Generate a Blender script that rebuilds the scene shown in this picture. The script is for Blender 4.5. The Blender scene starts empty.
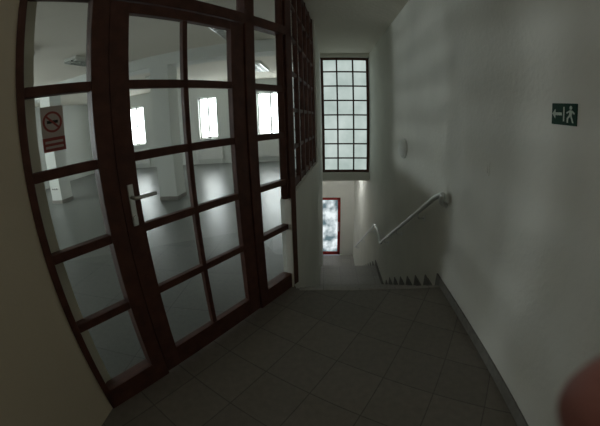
import bpy, bmesh, math
from mathutils import Vector, Matrix
sc=bpy.context.scene
H=1.35
XR=1.012
PSI=0.5282; PD=1.3487
CEIL=2.76
# ---------------------------------------------------------------- materials
def mat(name,col,rough=.6,bump=0,bscale=40,metal=0,var=0,vscale=3,spec=.3):
    m=bpy.data.materials.new(name); m.use_nodes=True; nt=m.node_tree; b=nt.nodes['Principled BSDF']
    b.inputs['Base Color'].default_value=(*col,1); b.inputs['Roughness'].default_value=rough
    b.inputs['Metallic'].default_value=metal; b.inputs['Specular IOR Level'].default_value=spec
    tc=nt.nodes.new('ShaderNodeTexCoord')
    if var:
        n=nt.nodes.new('ShaderNodeTexNoise'); n.inputs['Scale'].default_value=vscale; n.inputs['Detail'].default_value=5
        nt.links.new(tc.outputs['Object'],n.inputs['Vector'])
        r=nt.nodes.new('ShaderNodeValToRGB')
        r.color_ramp.elements[0].color=(*[c*(1-var) for c in col],1); r.color_ramp.elements[1].color=(*[min(1,c*(1+var)) for c in col],1)
        r.color_ramp.elements[0].position=.3; r.color_ramp.elements[1].position=.7
        nt.links.new(n.outputs['Fac'],r.inputs['Fac']); nt.links.new(r.outputs['Color'],b.inputs['Base Color'])
    if bump:
        n=nt.nodes.new('ShaderNodeTexNoise'); n.inputs['Scale'].default_value=bscale; n.inputs['Detail'].default_value=4
        nt.links.new(tc.outputs['Object'],n.inputs['Vector'])
        bu=nt.nodes.new('ShaderNodeBump'); bu.inputs['Strength'].default_value=bump; bu.inputs['Distance'].default_value=.01
        nt.links.new(n.outputs['Fac'],bu.inputs['Height']); nt.links.new(bu.outputs['Normal'],b.inputs['Normal'])
    return m
def tilemat(name,col,grout,size,rot,rough,spec=.5):
    m=bpy.data.materials.new(name); m.use_nodes=True; nt=m.node_tree; b=nt.nodes['Principled BSDF']
    tc=nt.nodes.new('ShaderNodeTexCoord'); mp=nt.nodes.new('ShaderNodeMapping'); mp.inputs['Rotation'].default_value=(0,0,rot)
    br=nt.nodes.new('ShaderNodeTexBrick'); br.offset=0; br.inputs['Scale'].default_value=1
    br.inputs['Brick Width'].default_value=size; br.inputs['Row Height'].default_value=size; br.inputs['Mortar Size'].default_value=.0035
    br.inputs['Mortar Smooth'].default_value=.2
    br.inputs['Color1'].default_value=(*col,1); br.inputs['Color2'].default_value=(*[c*.88 for c in col],1); br.inputs['Mortar'].default_value=(*grout,1)
    nt.links.new(tc.outputs['Object'],mp.inputs['Vector']); nt.links.new(mp.outputs['Vector'],br.inputs['Vector'])
    n=nt.nodes.new('ShaderNodeTexNoise'); n.inputs['Scale'].default_value=25; n.inputs['Detail'].default_value=6
    nt.links.new(tc.outputs['Object'],n.inputs['Vector'])
    mx=nt.nodes.new('ShaderNodeMix'); mx.data_type='RGBA'; mx.blend_type='MULTIPLY'; mx.inputs[0].default_value=.35
    nt.links.new(br.outputs['Color'],mx.inputs[6]); nt.links.new(n.outputs['Fac'],mx.inputs[7])
    nt.links.new(mx.outputs[2],b.inputs['Base Color'])
    b.inputs['Roughness'].default_value=rough; b.inputs['Specular IOR Level'].default_value=spec
    bu=nt.nodes.new('ShaderNodeBump'); bu.inputs['Strength'].default_value=.25; bu.inputs['Distance'].default_value=.003; bu.invert=True
    nt.links.new(br.outputs['Fac'],bu.inputs['Height']); nt.links.new(bu.outputs['Normal'],b.inputs['Normal'])
    return m
def glassmat(name,tint=(.90,.93,.92)):
    m=bpy.data.materials.new(name); m.use_nodes=True; nt=m.node_tree; nt.nodes.clear()
    o=nt.nodes.new('ShaderNodeOutputMaterial'); t=nt.nodes.new('ShaderNodeBsdfTransparent'); t.inputs[0].default_value=(*tint,1)
    g=nt.nodes.new('ShaderNodeBsdfGlossy'); g.inputs['Roughness'].default_value=.02
    ge=nt.nodes.new('ShaderNodeNewGeometry'); d=nt.nodes.new('ShaderNodeVectorMath'); d.operation='DOT_PRODUCT'
    nt.links.new(ge.outputs['Normal'],d.inputs[0]); nt.links.new(ge.outputs['Incoming'],d.inputs[1])
    def mth(op,a,b=None):
        n=nt.nodes.new('ShaderNodeMath'); n.operation=op
        for i,v in enumerate((a,b)):
            if v is None: continue
            if isinstance(v,(int,float)): n.inputs[i].default_value=v
            else: nt.links.new(v,n.inputs[i])
        return n.outputs[0]
    c=mth('ABSOLUTE',d.outputs['Value']); s=mth('POWER',mth('SUBTRACT',1,c),5); f=mth('ADD',mth('MULTIPLY',s,.9),.05)
    mx=nt.nodes.new('ShaderNodeMixShader'); nt.links.new(f,mx.inputs[0])
    nt.links.new(t.outputs[0],mx.inputs[1]); nt.links.new(g.outputs[0],mx.inputs[2]); nt.links.new(mx.outputs[0],o.inputs[0])
    return m
def paneemit(name,c1,c2,strength,scale=2.5,p0=.35,p1=.6):  # glass that emits by itself, in place of daylight coming from outside
    m=bpy.data.materials.new(name); m.use_nodes=True; nt=m.node_tree; nt.nodes.clear()
    o=nt.nodes.new('ShaderNodeOutputMaterial'); e=nt.nodes.new('ShaderNodeEmission'); e.inputs[1].default_value=strength
    tc=nt.nodes.new('ShaderNodeTexCoord'); n=nt.nodes.new('ShaderNodeTexNoise'); n.inputs['Scale'].default_value=scale; n.inputs['Detail'].default_value=3
    nt.links.new(tc.outputs['Object'],n.inputs['Vector'])
    r=nt.nodes.new('ShaderNodeValToRGB'); r.color_ramp.elements[0].color=(*c1,1); r.color_ramp.elements[1].color=(*c2,1)
    r.color_ramp.elements[0].position=p0; r.color_ramp.elements[1].position=p1
    nt.links.new(n.outputs['Fac'],r.inputs['Fac']); nt.links.new(r.outputs['Color'],e.inputs[0])
    g=nt.nodes.new('ShaderNodeBsdfGlossy'); g.inputs['Roughness'].default_value=.3; g.inputs[0].default_value=(.3,.3,.3,1)
    ad=nt.nodes.new('ShaderNodeMixShader'); ad.inputs[0].default_value=.08
    nt.links.new(e.outputs[0],ad.inputs[1]); nt.links.new(g.outputs[0],ad.inputs[2]); nt.links.new(ad.outputs[0],o.inputs[0])
    return m
M_white=mat('plaster_white',(.81,.80,.74),.85,.3,30,var=.04,vscale=1.5)
M_wallR=mat('plaster_rough',(.74,.735,.675),.8,.35,30,var=.05,vscale=2)
M_beige=mat('plaster_beige',(.68,.61,.48),.85,.2,30)
M_room=mat('plaster_room',(.64,.66,.63),.85,.1,30)
M_ceil=mat('plaster_ceiling',(.70,.66,.58),.9,.6,22)
M_wood=mat('wood_dark_red',(.090,.036,.026),.55,.12,60,var=.25,vscale=14,spec=.3)
M_red=mat('paint_red',(.34,.035,.03),.4)
M_metal=mat('metal_brushed',(.75,.76,.75),.28,metal=1)
M_dark=mat('tile_skirting',(.20,.19,.17),.5,var=.15,vscale=20)
M_plastic=mat('plastic_white',(.75,.76,.72),.4)
M_radi=mat('radiator_enamel',(.8,.8,.78),.35)
M_floor=tilemat('tile_landing',(.26,.235,.205),(.14,.125,.11),.30,PSI,.5)
M_stair=tilemat('tile_stairs',(.44,.42,.385),(.28,.27,.25),.30,0,.5)
M_rfloor=tilemat('tile_room',(.175,.185,.175),(.085,.09,.085),.60,0,.33,.33)
M_glass=glassmat('clear_glass')
M_frost=paneemit('frosted_daylight_glass',(.30,.37,.345),(.46,.53,.505),1.35,2.2,.3,.7)
M_bright=paneemit('overcast_daylight_glass',(.85,.95,1.0),(1,1,1),13.5,1)
M_door=paneemit('door_daylight_glass',(.12,.18,.20),(.85,.93,.95),1.1,2.4,.38,.58)
M_fill=bpy.data.materials.new('opal_fill'); M_fill.use_nodes=True; b=M_fill.node_tree.nodes['Principled BSDF']; b.inputs['Base Color'].default_value=(.8,.78,.7,1); b.inputs['Emission Color'].default_value=(1,.94,.84,1); b.inputs['Emission Strength'].default_value=6.0  # glow of the fill globe added over the landing
M_fill2=M_fill.copy(); M_fill2.name='opal_fill_lobby'; b=M_fill2.node_tree.nodes['Principled BSDF']; b.inputs['Emission Color'].default_value=(.95,.98,1,1); b.inputs['Emission Strength'].default_value=18  # glow of the fill globe added in the lower lobby
# ---------------------------------------------------------------- builders
def link(o,parent=None):
    bpy.context.collection.objects.link(o)
    if parent: o.parent=parent
    return o
def empty(name,loc=(0,0,0),rz=0):
    e=bpy.data.objects.new(name,None); e.empty_display_size=.1; e.location=loc; e.rotation_euler=(0,0,rz); return link(e)
class MB:
    def __init__(s): s.v=[];s.f=[];s.m=[];s.mats=[]
    def mi(s,m):
        if m not in s.mats: s.mats.append(m)
        return s.mats.index(m)
    def box(s,a,b,m):
        x0,y0,z0=[min(p,q) for p,q in zip(a,b)]; x1,y1,z1=[max(p,q) for p,q in zip(a,b)]
        k=len(s.v); s.v+=[(x0,y0,z0),(x1,y0,z0),(x1,y1,z0),(x0,y1,z0),(x0,y0,z1),(x1,y0,z1),(x1,y1,z1),(x0,y1,z1)]
        s.f+=[tuple(k+i for i in q) for q in ((0,3,2,1),(4,5,6,7),(0,1,5,4),(1,2,6,5),(2,3,7,6),(3,0,4,7))]; s.m+=[s.mi(m)]*6
    def prism(s,pts,z0,z1,m,axis='z'):
        n=len(pts);k=len(s.v)
        def P(p,h): return {'z':(p[0],p[1],h),'x':(h,p[0],p[1]),'y':(p[0],h,p[1])}[axis]
        s.v+=[P(p,z0) for p in pts]+[P(p,z1) for p in pts]
        s.f.append(tuple(k+i for i in range(n))[::-1]); s.f.append(tuple(k+n+i for i in range(n)))
        for i in range(n): s.f.append((k+i,k+(i+1)%n,k+n+(i+1)%n,k+n+i))
        s.m+=[s.mi(m)]*(n+2)
    def disc(s,c,r,h,axis,m,n=32,r2=None):
        r2=r if r2 is None else r2; k=len(s.v)
        for j,(rr,hh) in enumerate(((r,0),(r2,h))):
            for i in range(n):
                a=2*math.pi*i/n; u,v=rr*math.cos(a),rr*math.sin(a)
                s.v.append({'x':(c[0]+hh,c[1]+u,c[2]+v),'y':(c[0]+u,c[1]+hh,c[2]+v),'z':(c[0]+u,c[1]+v,c[2]+hh)}[axis])
        s.f.append(tuple(k+i for i in range(n))[::-1]); s.f.append(tuple(k+n+i for i in range(n)))
        for i in range(n): s.f.append((k+i,k+(i+1)%n,k+n+(i+1)%n,k+n+i))
        s.m+=[s.mi(m)]*(n+2)
    def obj(s,name,parent=None,bevel=0,loc=None):
        me=bpy.data.meshes.new(name); me.from_pydata(s.v,[],s.f); 
        for m in s.mats: me.materials.append(m)
        for p,i in zip(me.polygons,s.m): p.material_index=i
        bm=bmesh.new(); bm.from_mesh(me); bmesh.ops.recalc_face_normals(bm,faces=bm.faces); bm.to_mesh(me); bm.free()
        o=bpy.data.objects.new(name,me); link(o,parent)
        if loc: o.location=loc
        if bevel:
            b=o.modifiers.new('bevel','BEVEL'); b.width=bevel; b.segments=2; b.limit_method='ANGLE'
        return o
def solid(name,a,b,m,bevel=0,parent=None):
    q=MB(); q.box(a,b,m); return q.obj(name,parent,bevel)
def ball(name,parent,loc,sc3,m):
    me=bpy.data.meshes.new(name); bm=bmesh.new(); bmesh.ops.create_uvsphere(bm,u_segments=32,v_segments=16,radius=1)
    bmesh.ops.scale(bm,vec=sc3,verts=bm.verts); bm.to_mesh(me); bm.free(); me.materials.append(m)
    for p in me.polygons: p.use_smooth=True
    o=bpy.data.objects.new(name,me); link(o,parent); o.location=loc; return o
def tube(name,pts,r,m,parent=None,res=6,cyc=False):
    c=bpy.data.curves.new(name,'CURVE'); c.dimensions='3D'; c.bevel_depth=r; c.bevel_resolution=res; c.use_fill_caps=True
    sp=c.splines.new('POLY'); sp.points.add(len(pts)-1)
    for p,q in zip(sp.points,pts): p.co=(*q,1)
    sp.use_cyclic_u=cyc
    c.materials.append(m); o=bpy.data.objects.new(name,c); link(o,parent)
    return o
def smoothpath(pts,rad=.05,n=6):
    out=[Vector(pts[0])]
    for i in range(1,len(pts)-1):
        p=Vector(pts[i]); a=(Vector(pts[i-1])-p); b=(Vector(pts[i+1])-p); ra=min(rad,a.length*.45,b.length*.45)
        A=p+a.normalized()*ra; B=p+b.normalized()*ra
        for k in range(n+1):
            t=k/n; out.append(A*(1-t)**2+p*2*t*(1-t)+B*t*t)
    out.append(Vector(pts[-1])); return [tuple(v) for v in out]
nrm=Vector((-math.cos(PSI),math.sin(PSI),0)); tdr=Vector((math.sin(PSI),math.cos(PSI),0))
def PP(s,t=0): v=nrm*(PD+t)+tdr*s; return (v.x,v.y)
RZ=math.atan2(tdr.y,tdr.x)
PO=nrm*PD
# ---------------------------------------------------------------- shell
X0=PP(.10)[0]; Y0=PP(.10)[1]
YS=2.18; YE=6.5; YD=9.6; ZL=-1.36; ZB=-3.23
cx,cy=PP(1.86)
q=MB(); q.prism([(X0-.1,-1.6),(XR,-1.6),(XR,YS),(cx,YS),PP(1.86,.05),PP(.0,.05)],-.25,0,M_floor); q.obj('floor_landing')
q=MB(); q.prism([(-9,Y0),PP(.0,.05),PP(1.86,.05),(-.33,2.30),(-.2,4.21),(-.2,10),(-9,10)],-.25,0,M_rfloor); q.obj('floor_office')
solid('floor_lower',(-.6,8.0,ZB-.2),(XR,YD,ZB),M_stair)
q=MB(); q.prism([(-9,-1.6),(XR+.15,-1.6),(XR+.15,YE),(-.2,YE),(-.2,10),(-9,10)],CEIL,CEIL+.2,M_ceil); q.obj('ceiling')
solid('wall_right',(XR,-1.6,ZB),(XR+.15,YD,CEIL),M_wallR)
solid('wall_back',(X0-.1,-1.75,0),(XR+.15,-1.6,CEIL),M_beige)
q=MB(); q.box((X0-.15,-1.6,0),(X0,Y0+.02,CEIL),M_beige); q.box((X0-.15,Y0+.02,0),(X0-.03,Y0+.12,CEIL),M_beige); q.obj('wall_landing')
solid('wall_office_near',(-9,Y0-.1,0),(X0-.15,Y0+.0,CEIL),M_room)
q=MB(); q.box((-9.15,Y0-.1,0),(-9,1.6,CEIL),M_room); q.box((-9.15,1.6,0),(-9,4.6,.88),M_room); q.box((-9.15,1.6,2.32),(-9,4.6,CEIL),M_room); q.box((-9.15,4.6,0),(-9,10.15,CEIL),M_room); q.obj('wall_office_left')
W0=(-.25,2.20); W1=(-.08,4.21); W2=(-.02,YE)
def wx(y):
    if y<W1[1]: return W0[0]+(W1[0]-W0[0])*(y-W0[1])/(W1[1]-W0[1])
    return W1[0]+(W2[0]-W1[0])*min(1,(y-W1[1])/(W2[1]-W1[1]))
q=MB()
q.prism([W0,W1,(W1[0]-.08,W1[1]),(W0[0]-.08,W0[1]+.03)],ZB,.76,M_white)
q.prism([W1,W2,(W2[0]-.16,W2[1]),(W1[0]-.16,W1[1])],ZB,CEIL,M_white)
q.prism([(W2[0],YE),(W2[0],10),(W2[0]-.16,10),(W2[0]-.16,YE)],0,CEIL,M_white)
q.box((-.42,YE,ZB),(-.2,YD,0),M_white)
q.obj('wall_left')
WX0,WX1,WZ0,WZ1=-.015,1.0,.2,2.68
q=MB()
q.box((-.2,YE,.03),(XR,YE+.2,WZ0),M_white); q.box((-.2,YE,WZ1),(XR,YE+.2,CEIL),M_white)
q.obj('wall_end')
solid('ceiling_lower',(-.6,YE+.2,-.02),(XR,YD,.1),M_white)
DX0,DX1,DZ1=-.16,.56,-1.17
q=MB(); q.box((DX1,YD,ZB),(XR+.15,YD+.15,0),M_white); q.box((-.6,YD,ZB),(DX0,YD+.15,0),M_white); q.box((DX0,YD,DZ1),(DX1,YD+.15,0),M_white); q.obj('wall_lower')
wins=[(-7.2,-6.45),(-4.2,-3.52),(-2.12,-1.24)]
q=MB(); xs=-9
for a,b in wins:
    q.box((xs,10,0),(a,10.25,CEIL),M_room); q.box((a,10,0),(b,10.25,.88),M_room); q.box((a,10,2.32),(b,10.25,CEIL),M_room); xs=b
q.box((xs,10,0),(.1,10.25,CEIL),M_room); q.obj('wall_office_far')
def window(n,loc,w,rz=0):
    e=empty('window_%d'%n,loc,rz); q=MB(); w=w/2-.002
    for x0,x1 in ((-w,-w+.05),(w-.05,w),(-.03,.03)): q.box((x0,-.02,-.715),(x1,.05,.715),M_plastic)
    q.box((-w,-.02,-.715),(w,.05,-.66),M_plastic); q.box((-w,-.02,.66),(w,.05,.715),M_plastic)
    q.obj('frame',e,.004)
    q=MB(); q.box((-w+.04,.01,-.68),(w-.04,.02,.68),M_bright); q.obj('glass',e)
    q=MB(); q.box((-w,-.2,-.735),(w,-.02,-.715),M_plastic); q.obj('sill',e,.003)
for i,(a,b) in enumerate(wins): window(i+2,((a+b)/2,10.1,1.6),b-a)
window(5,(-9.08,3.1,1.6),3.0,math.pi/2)  # added window out of view, brightens the office and landing
# ---------------------------------------------------------------- tall stair window
e=empty('window_1',((WX0+WX1)/2,YE+.08,(WZ0+WZ1)/2)); q=MB(); w=(WX1-WX0)/2; h=(WZ1-WZ0)/2
for i in range(4):
    x=-w+2*w*i/3; t=.028 if i in(0,3) else .016
    x=min(max(x,-w+t),w-t); q.box((x-t,-.03,-h),(x+t,.03,h),M_wood)
for i in range(9):
    z=-h+2*h*i/8; t=.028 if i in(0,8) else .015
    z=min(max(z,-h+t),h-t); q.box((-w,-.028,z-t),(w,.028,z+t),M_wood)
q.obj('frame',e,.003)
q=MB(); q.box((-w+.01,-.004,-h+.01),(w-.01,.004,h-.01),M_frost); q.obj('glass',e)
# ---------------------------------------------------------------- glazed partition + door (local frame)
part=empty('glazed_partition',(PO.x,PO.y,0),RZ)
rows=[.19,.54,.894,1.24,1.58]
B=.021
q=MB(); D0,D1=-.01,.07
def vb(a,b,z0=0,z1=CEIL-.002,d0=D0,d1=D1): q.box((a,d0,z0),(b,d1,z1),M_wood)
vb(.10,.135); vb(.43,.515); vb(1.385,1.47); vb(1.80,1.87)
q.box((.10,D0,0),(.43,D1,.13),M_wood); q.box((1.47,D0,0),(1.80,D1,.13),M_wood)
q.box((.10,D0,1.99),(1.87,D1,2.06),M_wood); q.box((.10,D0,CEIL-.07),(1.87,D1,CEIL-.002),M_wood)
for a,b in ((.135,.43),(1.47,1.80)):
    for z in rows[1:]: q.box((a,.0,z-B),(b,.05,z+B),M_wood)
for z in (2.40,): q.box((.135,.0,z-B),(1.80,.05,z+B),M_wood)
q.box((.92,.0,2.06),(.955,.05,CEIL-.07),M_wood)
q.obj('frame',part,.004)
q=MB()
for a,b,z0,z1 in ((.13,.435,.12,2.0),(1.465,1.805,.12,2.0),(.13,1.805,2.05,CEIL-.06)): q.box((a,.022,z0),(b,.028,z1),M_glass)
q.obj('glass',part)
door=empty('door_1',(PO.x,PO.y,0),RZ); q=MB()
a,b=.52,1.38
q.box((a,0,.008),(.62,.045,1.985),M_wood); q.box((1.275,0,.008),(b,.045,1.985),M_wood)
q.box((.62,0,.008),(1.275,.045,.14),M_wood); q.box((.62,0,1.93),(1.275,.045,1.985),M_wood)
for z in rows[1:]: q.box((.62,.005,z-B),(1.275,.04,z+B),M_wood)
q.box((.932,.005,.14),(.962,.04,1.93),M_wood)
q.obj('leaf',door,.004)
q=MB(); q.box((.615,.02,.13),(1.28,.026,1.94),M_glass); q.obj('glass',door)
q=MB(); q.box((.555,-.008,.92),(.585,0,1.12),M_metal); q.obj('handle_plate',door,.003)
tube('handle_lever',smoothpath([(.57,-.005,1.06),(.57,-.055,1.06),(.68,-.055,1.06)],.02),.009,M_metal,door)
q=MB(); q.disc((.57,-.016,.96),.012,.012,'y',M_metal,20); q.obj('lock_cylinder',door)
vec=Vector((W1[0]-W0[0],W1[1]-W0[1],0)); L=vec.length; rz=math.atan2(vec.y,vec.x)
sp=empty('glazed_screen',(W0[0],W0[1],0),rz); q=MB(); d0,d1=.02,.07
ST=CEIL-.003
n=6
for i in range(n+1):
    x=.03+(L-.06)*i/n; t=.03 if i in(0,n) else .016
    q.box((x-t,d0,.762),(x+t,d1,ST),M_wood)
for k in range(7):
    z=.79+(ST-.03-.79)*k/6; t=.03 if k in(0,6) else .017
    q.box((0,d0+.01,z-t),(L,d1-.01,z+t),M_wood)
q.obj('frame',sp,.003)
q=MB(); q.box((.02,.042,.78),(L-.02,.048,ST-.02),M_glass); q.obj('glass',sp)
# ---------------------------------------------------------------- stairs
st=empty('staircase',(0,0,0)); q=MB(); nz=MB(); sk=MB(); R=XR-.003
def step(y0,y1,z,last=False):
    q.prism([(wx(y0)+.004,y0),(R,y0),(R,y1),(wx(y1)+.004,y1)],z-.34,z,M_stair)
    a=y0+(.002 if y0>YS+.01 else .03)
    nz.prism([(wx(y0+.03)+.005,y0-.02),(R-.014,y0-.02),(R-.014,y0+.03),(wx(y0+.03)+.005,y0+.03)],z-.022,z+.004,M_stair)
z=0
for i in range(7):
    z-=.17; y=YS+.29*i; step(y+.002,y+.29,z); sk.box((R-.011,y,z),(R,y+.29,z+.08),M_dark); sk.box((R-.011,y,z),(R,y+.08,z+.245),M_dark)
y1=YS+2.03; z-=.17; step(y1,5.2,z); sk.box((R-.011,y1,z),(R,5.2,z+.08),M_dark)
for i in range(10):
    z-=.17; y=5.2+.29*i; step(y,y+.29,z); sk.box((R-.011,y,z),(R,y+.29,z+.08),M_dark); sk.box((R-.011,y,z),(R,y+.08,z+.245),M_dark)
nz.prism([(-.2,YS-.03),(R-.014,YS-.03),(R-.014,YS+.0),(-.2,YS+.0)],-.02,.004,M_stair)
q.obj('treads',st); nz.obj('nosings',st,.003); sk.obj('skirting',st)
solid('baseboard_right',(XR-.012,-1.6,0),(XR-.001,YS+.0,.07),M_dark,.002)
# ---------------------------------------------------------------- handrail
hr=empty('handrail'); x=XR-.075
tube('rail',smoothpath([(XR,2.28,.68),(x,2.25,.72),(x,2.20,.80),(x,2.36,.735),(x,4.40,-.50),(x,4.62,-.66),(x,4.9,-.52),(x,5.2,-.52),(x,8.2,-2.28),(x,8.5,-2.42)],.07),.021,M_metal,hr)
for y,z in ((2.8,.46),(3.6,-.02),(4.3,-.44),(5.6,-.76),(6.9,-1.53),(8.0,-2.18)):
    tube('bracket_%d'%int(y*10),smoothpath([(x,y,z),(x,y,z-.06),(XR,y,z-.06)],.03),.008,M_metal,hr)
    q=MB(); q.disc((XR-.006,y,z-.06),.03,.006,'x',M_metal,20); q.obj('rosette_%d'%int(y*10),hr)
# ---------------------------------------------------------------- wall things
M_green=mat('sign_green',(.006,.045,.026),.4); M_sw=mat('sign_white',(.6,.68,.6),.4)
e=empty('exit_sign',(XR-.004,1.04,1.437)); q=MB()
q.box((-.004,-.08,-.045),(.003,.08,.045),M_green); q.obj('plate',e,.001)
q=MB(); X=-.006
q.box((X,-.005,-.03),(X+.003,.002,.03),M_sw); q.box((X,.012,-.006),(X+.003,.066,.006),M_sw)
q.prism([(.075,0),(.055,.02),(.055,-.02)],X,X+.003,M_sw,'x')
q.disc((X,-.045,.027),.008,.003,'x',M_sw,14)
for P in ([(-.055,.016),(-.038,.018),(-.035,-.006),(-.05,-.008)],[(-.05,-.004),(-.042,-.004),(-.056,-.034),(-.064,-.034)],[(-.044,-.006),(-.036,-.002),(-.022,-.016),(-.022,-.034),(-.03,-.034),(-.03,-.018)],[(-.038,.016),(-.036,.01),(-.02,.002),(-.018,.008)],[(-.054,.016),(-.05,.010),(-.066,.0),(-.07,.006)]):
    q.prism(P,X,X+.003,M_sw,'x')
q.obj('pictogram',e)
e=empty('wall_lamp',(XR,3.69,1.0)); q=MB(); q.disc((-.03,0,0),.12,.03,'x',M_plastic,40); q.obj('base',e,.004)
ball('diffuser',e,(-.03,0,0),(.055,.112,.112),M_plastic)
e=empty('light_switch',(XR,1.70,1.09)); q=MB(); q.box((-.008,-.04,-.04),(0,.04,.04),M_wallR); q.obj('plate',e,.003); q=MB(); q.box((-.013,-.027,-.027),(-.006,.027,.027),M_wallR); q.obj('rocker',e,.002)
for nm,loc,mm in (('added_fill_globe',(-.1,-.5,CEIL),M_fill),('added_fill_globe.001',(.5,8.0,-.02),M_fill2)):  # both globes are added out of view as fill light
    e=empty(nm,loc); q=MB(); q.disc((0,0,-.03),.09,.03,'z',M_plastic,32); q.obj('base',e,.003); ball('globe',e,(0,0,-.09),(.15,.15,.085),mm)
M_pw=mat('sign_paper',(.50,.46,.44),.5); M_pr=mat('sign_red',(.30,.075,.065),.5); M_pk=mat('sign_black',(.03,.03,.03),.5)
e=empty('no_smoking_sign',(PO.x,PO.y,0),RZ); q=MB()
cs,cz=.25,1.422; W=.05;HH=.092
q.box((cs-W,.017,cz-HH),(cs+W,.021,cz+HH),M_pw); q.obj('sheet',e)
q=MB(); q.box((cs-W,.0155,cz-HH),(cs+W,.0168,cz-.035),M_pr)
c=Vector((cs,cz+.028)); N=36
for i in range(N):
    a0=2*math.pi*i/N; a1=2*math.pi*(i+1)/N; r1,r0=.043,.034
    q.prism([(c.x+r1*math.cos(a0),c.y+r1*math.sin(a0)),(c.x+r1*math.cos(a1),c.y+r1*math.sin(a1)),(c.x+r0*math.cos(a1),c.y+r0*math.sin(a1)),(c.x+r0*math.cos(a0),c.y+r0*math.sin(a0))],.0155,.0168,M_pr,'y')
q.prism([(c.x-.030,c.y+.022),(c.x-.024,c.y+.028),(c.x+.030,c.y-.022),(c.x+.024,c.y-.028)],.0152,.0168,M_pr,'y')
q.obj('prohibition_ring',e)
q=MB(); q.box((cs-.024,.0158,cz+.022),(cs+.025,.0169,cz+.034),M_pk); q.box((cs-.04,.0150,cz-.058),(cs+.04,.0156,cz-.048),M_pw); q.box((cs-.04,.0150,cz-.079),(cs+.04,.0156,cz-.069),M_pw); q.obj('print',e)
# ---------------------------------------------------------------- office contents
for i,(a,b) in enumerate(((-3.1,5.1),(-6.37,5.1))):
    q=MB(); q.box((a,b,0),(a+.38,b+.38,CEIL-.22),M_room); q.box((a-.012,b-.012,0),(a+.392,b+.392,.08),M_dark); q.obj('pillar' if i==0 else 'pillar.001',None,.004)
solid('ceiling_beam',(-9,5.1,CEIL-.22),(-.4,5.48,CEIL-.001),M_room)
for i,(X,Y) in enumerate(((-3.9,4.4),(-4.0,2.4),(-1.3,4.4),(-1.5,7.5),(-4.2,7.5))):
    e=empty('ceiling_lamp' if i==0 else 'ceiling_lamp.%03d'%i,(X,Y,CEIL)); q=MB()
    q.box((-.15,-.6,-.05),(.15,.6,-.0),M_plastic); q.obj('housing',e,.004); q=MB()
    for k in range(-5,6): q.box((-.13,k*.11-.006,-.08),(.13,k*.11+.006,-.05),M_metal)
    for s in (-.14,0,.14): q.box((s-.006,-.59,-.08),(s+.006,.59,-.05),M_metal)
    q.obj('louvre',e)
for i,(a,b) in enumerate(wins):
    e=empty('radiator' if i==0 else 'radiator.%03d'%i,((a+b)/2,9.93,.45)); q=MB(); w=(b-a)/2+.15
    q.box((-w,-.02,-.28),(w,.02,.28),M_radi)
    k=-w+.04
    while k<w-.03: q.box((k,-.032,-.26),(k+.025,-.02,.26),M_radi); k+=.06
    q.obj('panel',e,.003)
    q=MB(); q.box((-w+.1,.02,-.2),(-w+.13,.068,.2),M_radi); q.box((w-.13,.02,-.2),(w-.1,.068,.2),M_radi); q.box((-w+.05,-.01,-.45),(-w+.07,.01,-.28),M_radi); q.box((w-.07,-.01,-.45),(w-.05,.01,-.28),M_radi); q.obj('brackets',e)
e=empty('power_outlet',(-6.18,5.088,.35)); q=MB(); q.box((-.12,-.0,-.04),(.12,.01,.04),M_plastic); q.obj('plate',e,.002); q=MB()
for k in(-.08,0,.08): q.disc((k,-.004,0),.025,.006,'y',M_pk,16)
q.obj('sockets',e)
# ---------------------------------------------------------------- lower door
e=empty('door_2',((DX0+DX1)/2,YD+.03,ZB)); q=MB(); w=(DX1-DX0)/2-.002; hh=DZ1-ZB-.003
for a,b in ((-w,-w+.09),(w-.09,w)): q.box((a,0,.0),(b,.07,hh),M_red)
q.box((-w,0,hh-.09),(w,.07,hh),M_red); q.box((-w,0,0),(w,.07,.12),M_red)
q.obj('frame',e,.004)
q=MB(); q.box((-w+.08,.03,.11),(w-.08,.04,hh-.08),M_door); q.obj('glass',e)
tube('pull_handle',smoothpath([(w-.05,0,.9),(w-.05,-.05,.9),(w-.05,-.05,1.2),(w-.05,0,1.2)],.03),.012,M_metal,e)
# ---------------------------------------------------------------- world + camera
wd=bpy.data.worlds.new('w'); sc.world=wd; wd.use_nodes=True; wd.node_tree.nodes['Background'].inputs[0].default_value=(.8,.9,1,1); wd.node_tree.nodes['Background'].inputs[1].default_value=.5
sc.view_settings.view_transform='Standard'
cd=bpy.data.cameras.new('camera'); co=bpy.data.objects.new('camera',cd); link(co); sc.camera=co
pi_,ya,ro=0.3058,0.0813,-0.0296
fw=Vector((-math.sin(ya)*math.cos(pi_),math.cos(ya)*math.cos(pi_),-math.sin(pi_)))
rt=Vector((math.cos(ya),math.sin(ya),0)); up=rt.cross(fw)
r2=rt*math.cos(ro)+up*math.sin(ro); u2=up*math.cos(ro)-rt*math.sin(ro)
co.matrix_world=Matrix(((r2.x,u2.x,-fw.x,0),(r2.y,u2.y,-fw.y,0),(r2.z,u2.z,-fw.z,H),(0,0,0,1)))
cd.sensor_fit='HORIZONTAL'; cd.sensor_width=36; cd.sensor_height=25.56; cd.lens=18; cd.clip_start=.01
cd.dof.use_dof=True; cd.dof.focus_distance=4.0; cd.dof.aperture_fstop=8
K=dict(fisheye_fov=3.14,fisheye_polynomial_k0=0.0,fisheye_polynomial_k1=-0.9845/18,fisheye_polynomial_k2=0.0,fisheye_polynomial_k3=0.0128/5832,fisheye_polynomial_k4=0.0)
cd.type='PANO'
if hasattr(cd,'cycles'):
    cd.cycles.panorama_type='FISHEYE_LENS_POLYNOMIAL'
    for k,v in K.items(): setattr(cd.cycles,k,v)
elif hasattr(cd,'panorama_type'):
    cd.panorama_type='FISHEYE_LENS_POLYNOMIAL'
    for k,v in K.items(): setattr(cd,k,v)
else:
    g=dict(K); g['panorama_type']=4; cd['cycles']=g
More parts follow.
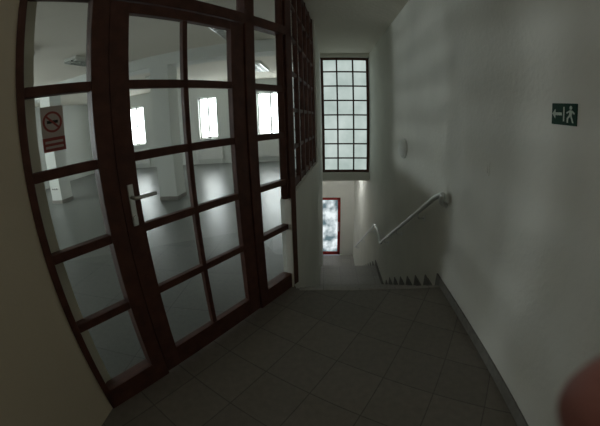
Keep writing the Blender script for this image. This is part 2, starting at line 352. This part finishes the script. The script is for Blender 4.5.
# ---------------------------------------------------------------- photographer's hand beside the lens
M_skin=mat('skin',(.36,.165,.145),.55,.1,200,var=.1,vscale=60)
M_sleeve=mat('sleeve_cloth',(.05,.05,.06),.9,.4,300)
hand=empty('human_hand')
OFF=(-.006,.002,.004)
def Wd(p): return Vector((0,0,H))+r2*(p[0]+OFF[0])+u2*(p[1]+OFF[1])+fw*(p[2]+OFF[2])
def skin(pts,rad):
    me=bpy.data.meshes.new('tmp'); me.from_pydata([Wd(p) for p in pts],[(i,i+1) for i in range(len(pts)-1)],[])
    o=bpy.data.objects.new('tmp',me); link(o); o.modifiers.new('s','SKIN')
    for v,r in zip(me.skin_vertices[0].data,rad):
        v.radius=(r,r)
    me.skin_vertices[0].data[0].use_root=True
    s=o.modifiers.new('u','SUBSURF'); s.levels=2; s.render_levels=2
    return o
mc=[(.112,-.085,.000),(.118,-.080,-.022),(.124,-.083,-.043),(.130,-.092,-.062)]
wr=(.150,-.190,-.055)
parts=[]
fing=[[(.099,-.052,.020),(.073,-.037,.028),(.0485,-.0335,.022)],
[(.106,-.043,-.016),(.080,-.028,-.020),(.058,-.032,-.022)],
[(.113,-.050,-.040),(.090,-.035,-.043),(.068,-.040,-.044)],
[(.121,-.064,-.062),(.103,-.052,-.064),(.086,-.056,-.064)]]
fr=[.0098,.0100,.0093,.0080]
for k in range(4):
    r=fr[k]
    a=Vector(wr); b=Vector(mc[k]); m=a.lerp(b,.55)
    parts.append(skin([tuple(a.lerp(b,.1)),tuple(m),mc[k]]+fing[k],[r*1.7,r*1.5,r*1.25,r*1.08,r*.98,r*.85]))
parts.append(skin([(.145,-.175,-.045),(.118,-.145,-.010),(.088,-.122,.0),(.062,-.098,-.006)],[.017,.0155,.0115,.0095]))
parts.append(skin([(.128,-.115,-.03),wr,(.165,-.235,-.08),(.19,-.30,-.115)],[.028,.026,.026,.031]))
dg=bpy.context.evaluated_depsgraph_get(); bm=bmesh.new()
for o in parts:
    me=bpy.data.meshes.new_from_object(o.evaluated_get(dg)); bm.from_mesh(me)
me=bpy.data.meshes.new('skin'); bm.to_mesh(me); bm.free(); me.materials.append(M_skin)
for o in parts: bpy.data.objects.remove(o)
o=bpy.data.objects.new('palm_and_fingers',me); link(o,hand)
rm=o.modifiers.new('r','REMESH'); rm.mode='VOXEL'; rm.voxel_size=.0018; rm.use_smooth_shade=True
sm=o.modifiers.new('s','SMOOTH'); sm.iterations=4; sm.factor=.5
o=skin([(.166,-.238,-.082),(.19,-.30,-.115),(.235,-.42,-.19),(.27,-.52,-.26)],[.036,.041,.048,.052]); o.name='sleeve'; o.parent=hand; o.data.materials.append(M_sleeve); o.modifiers['s'].use_smooth_shade=True
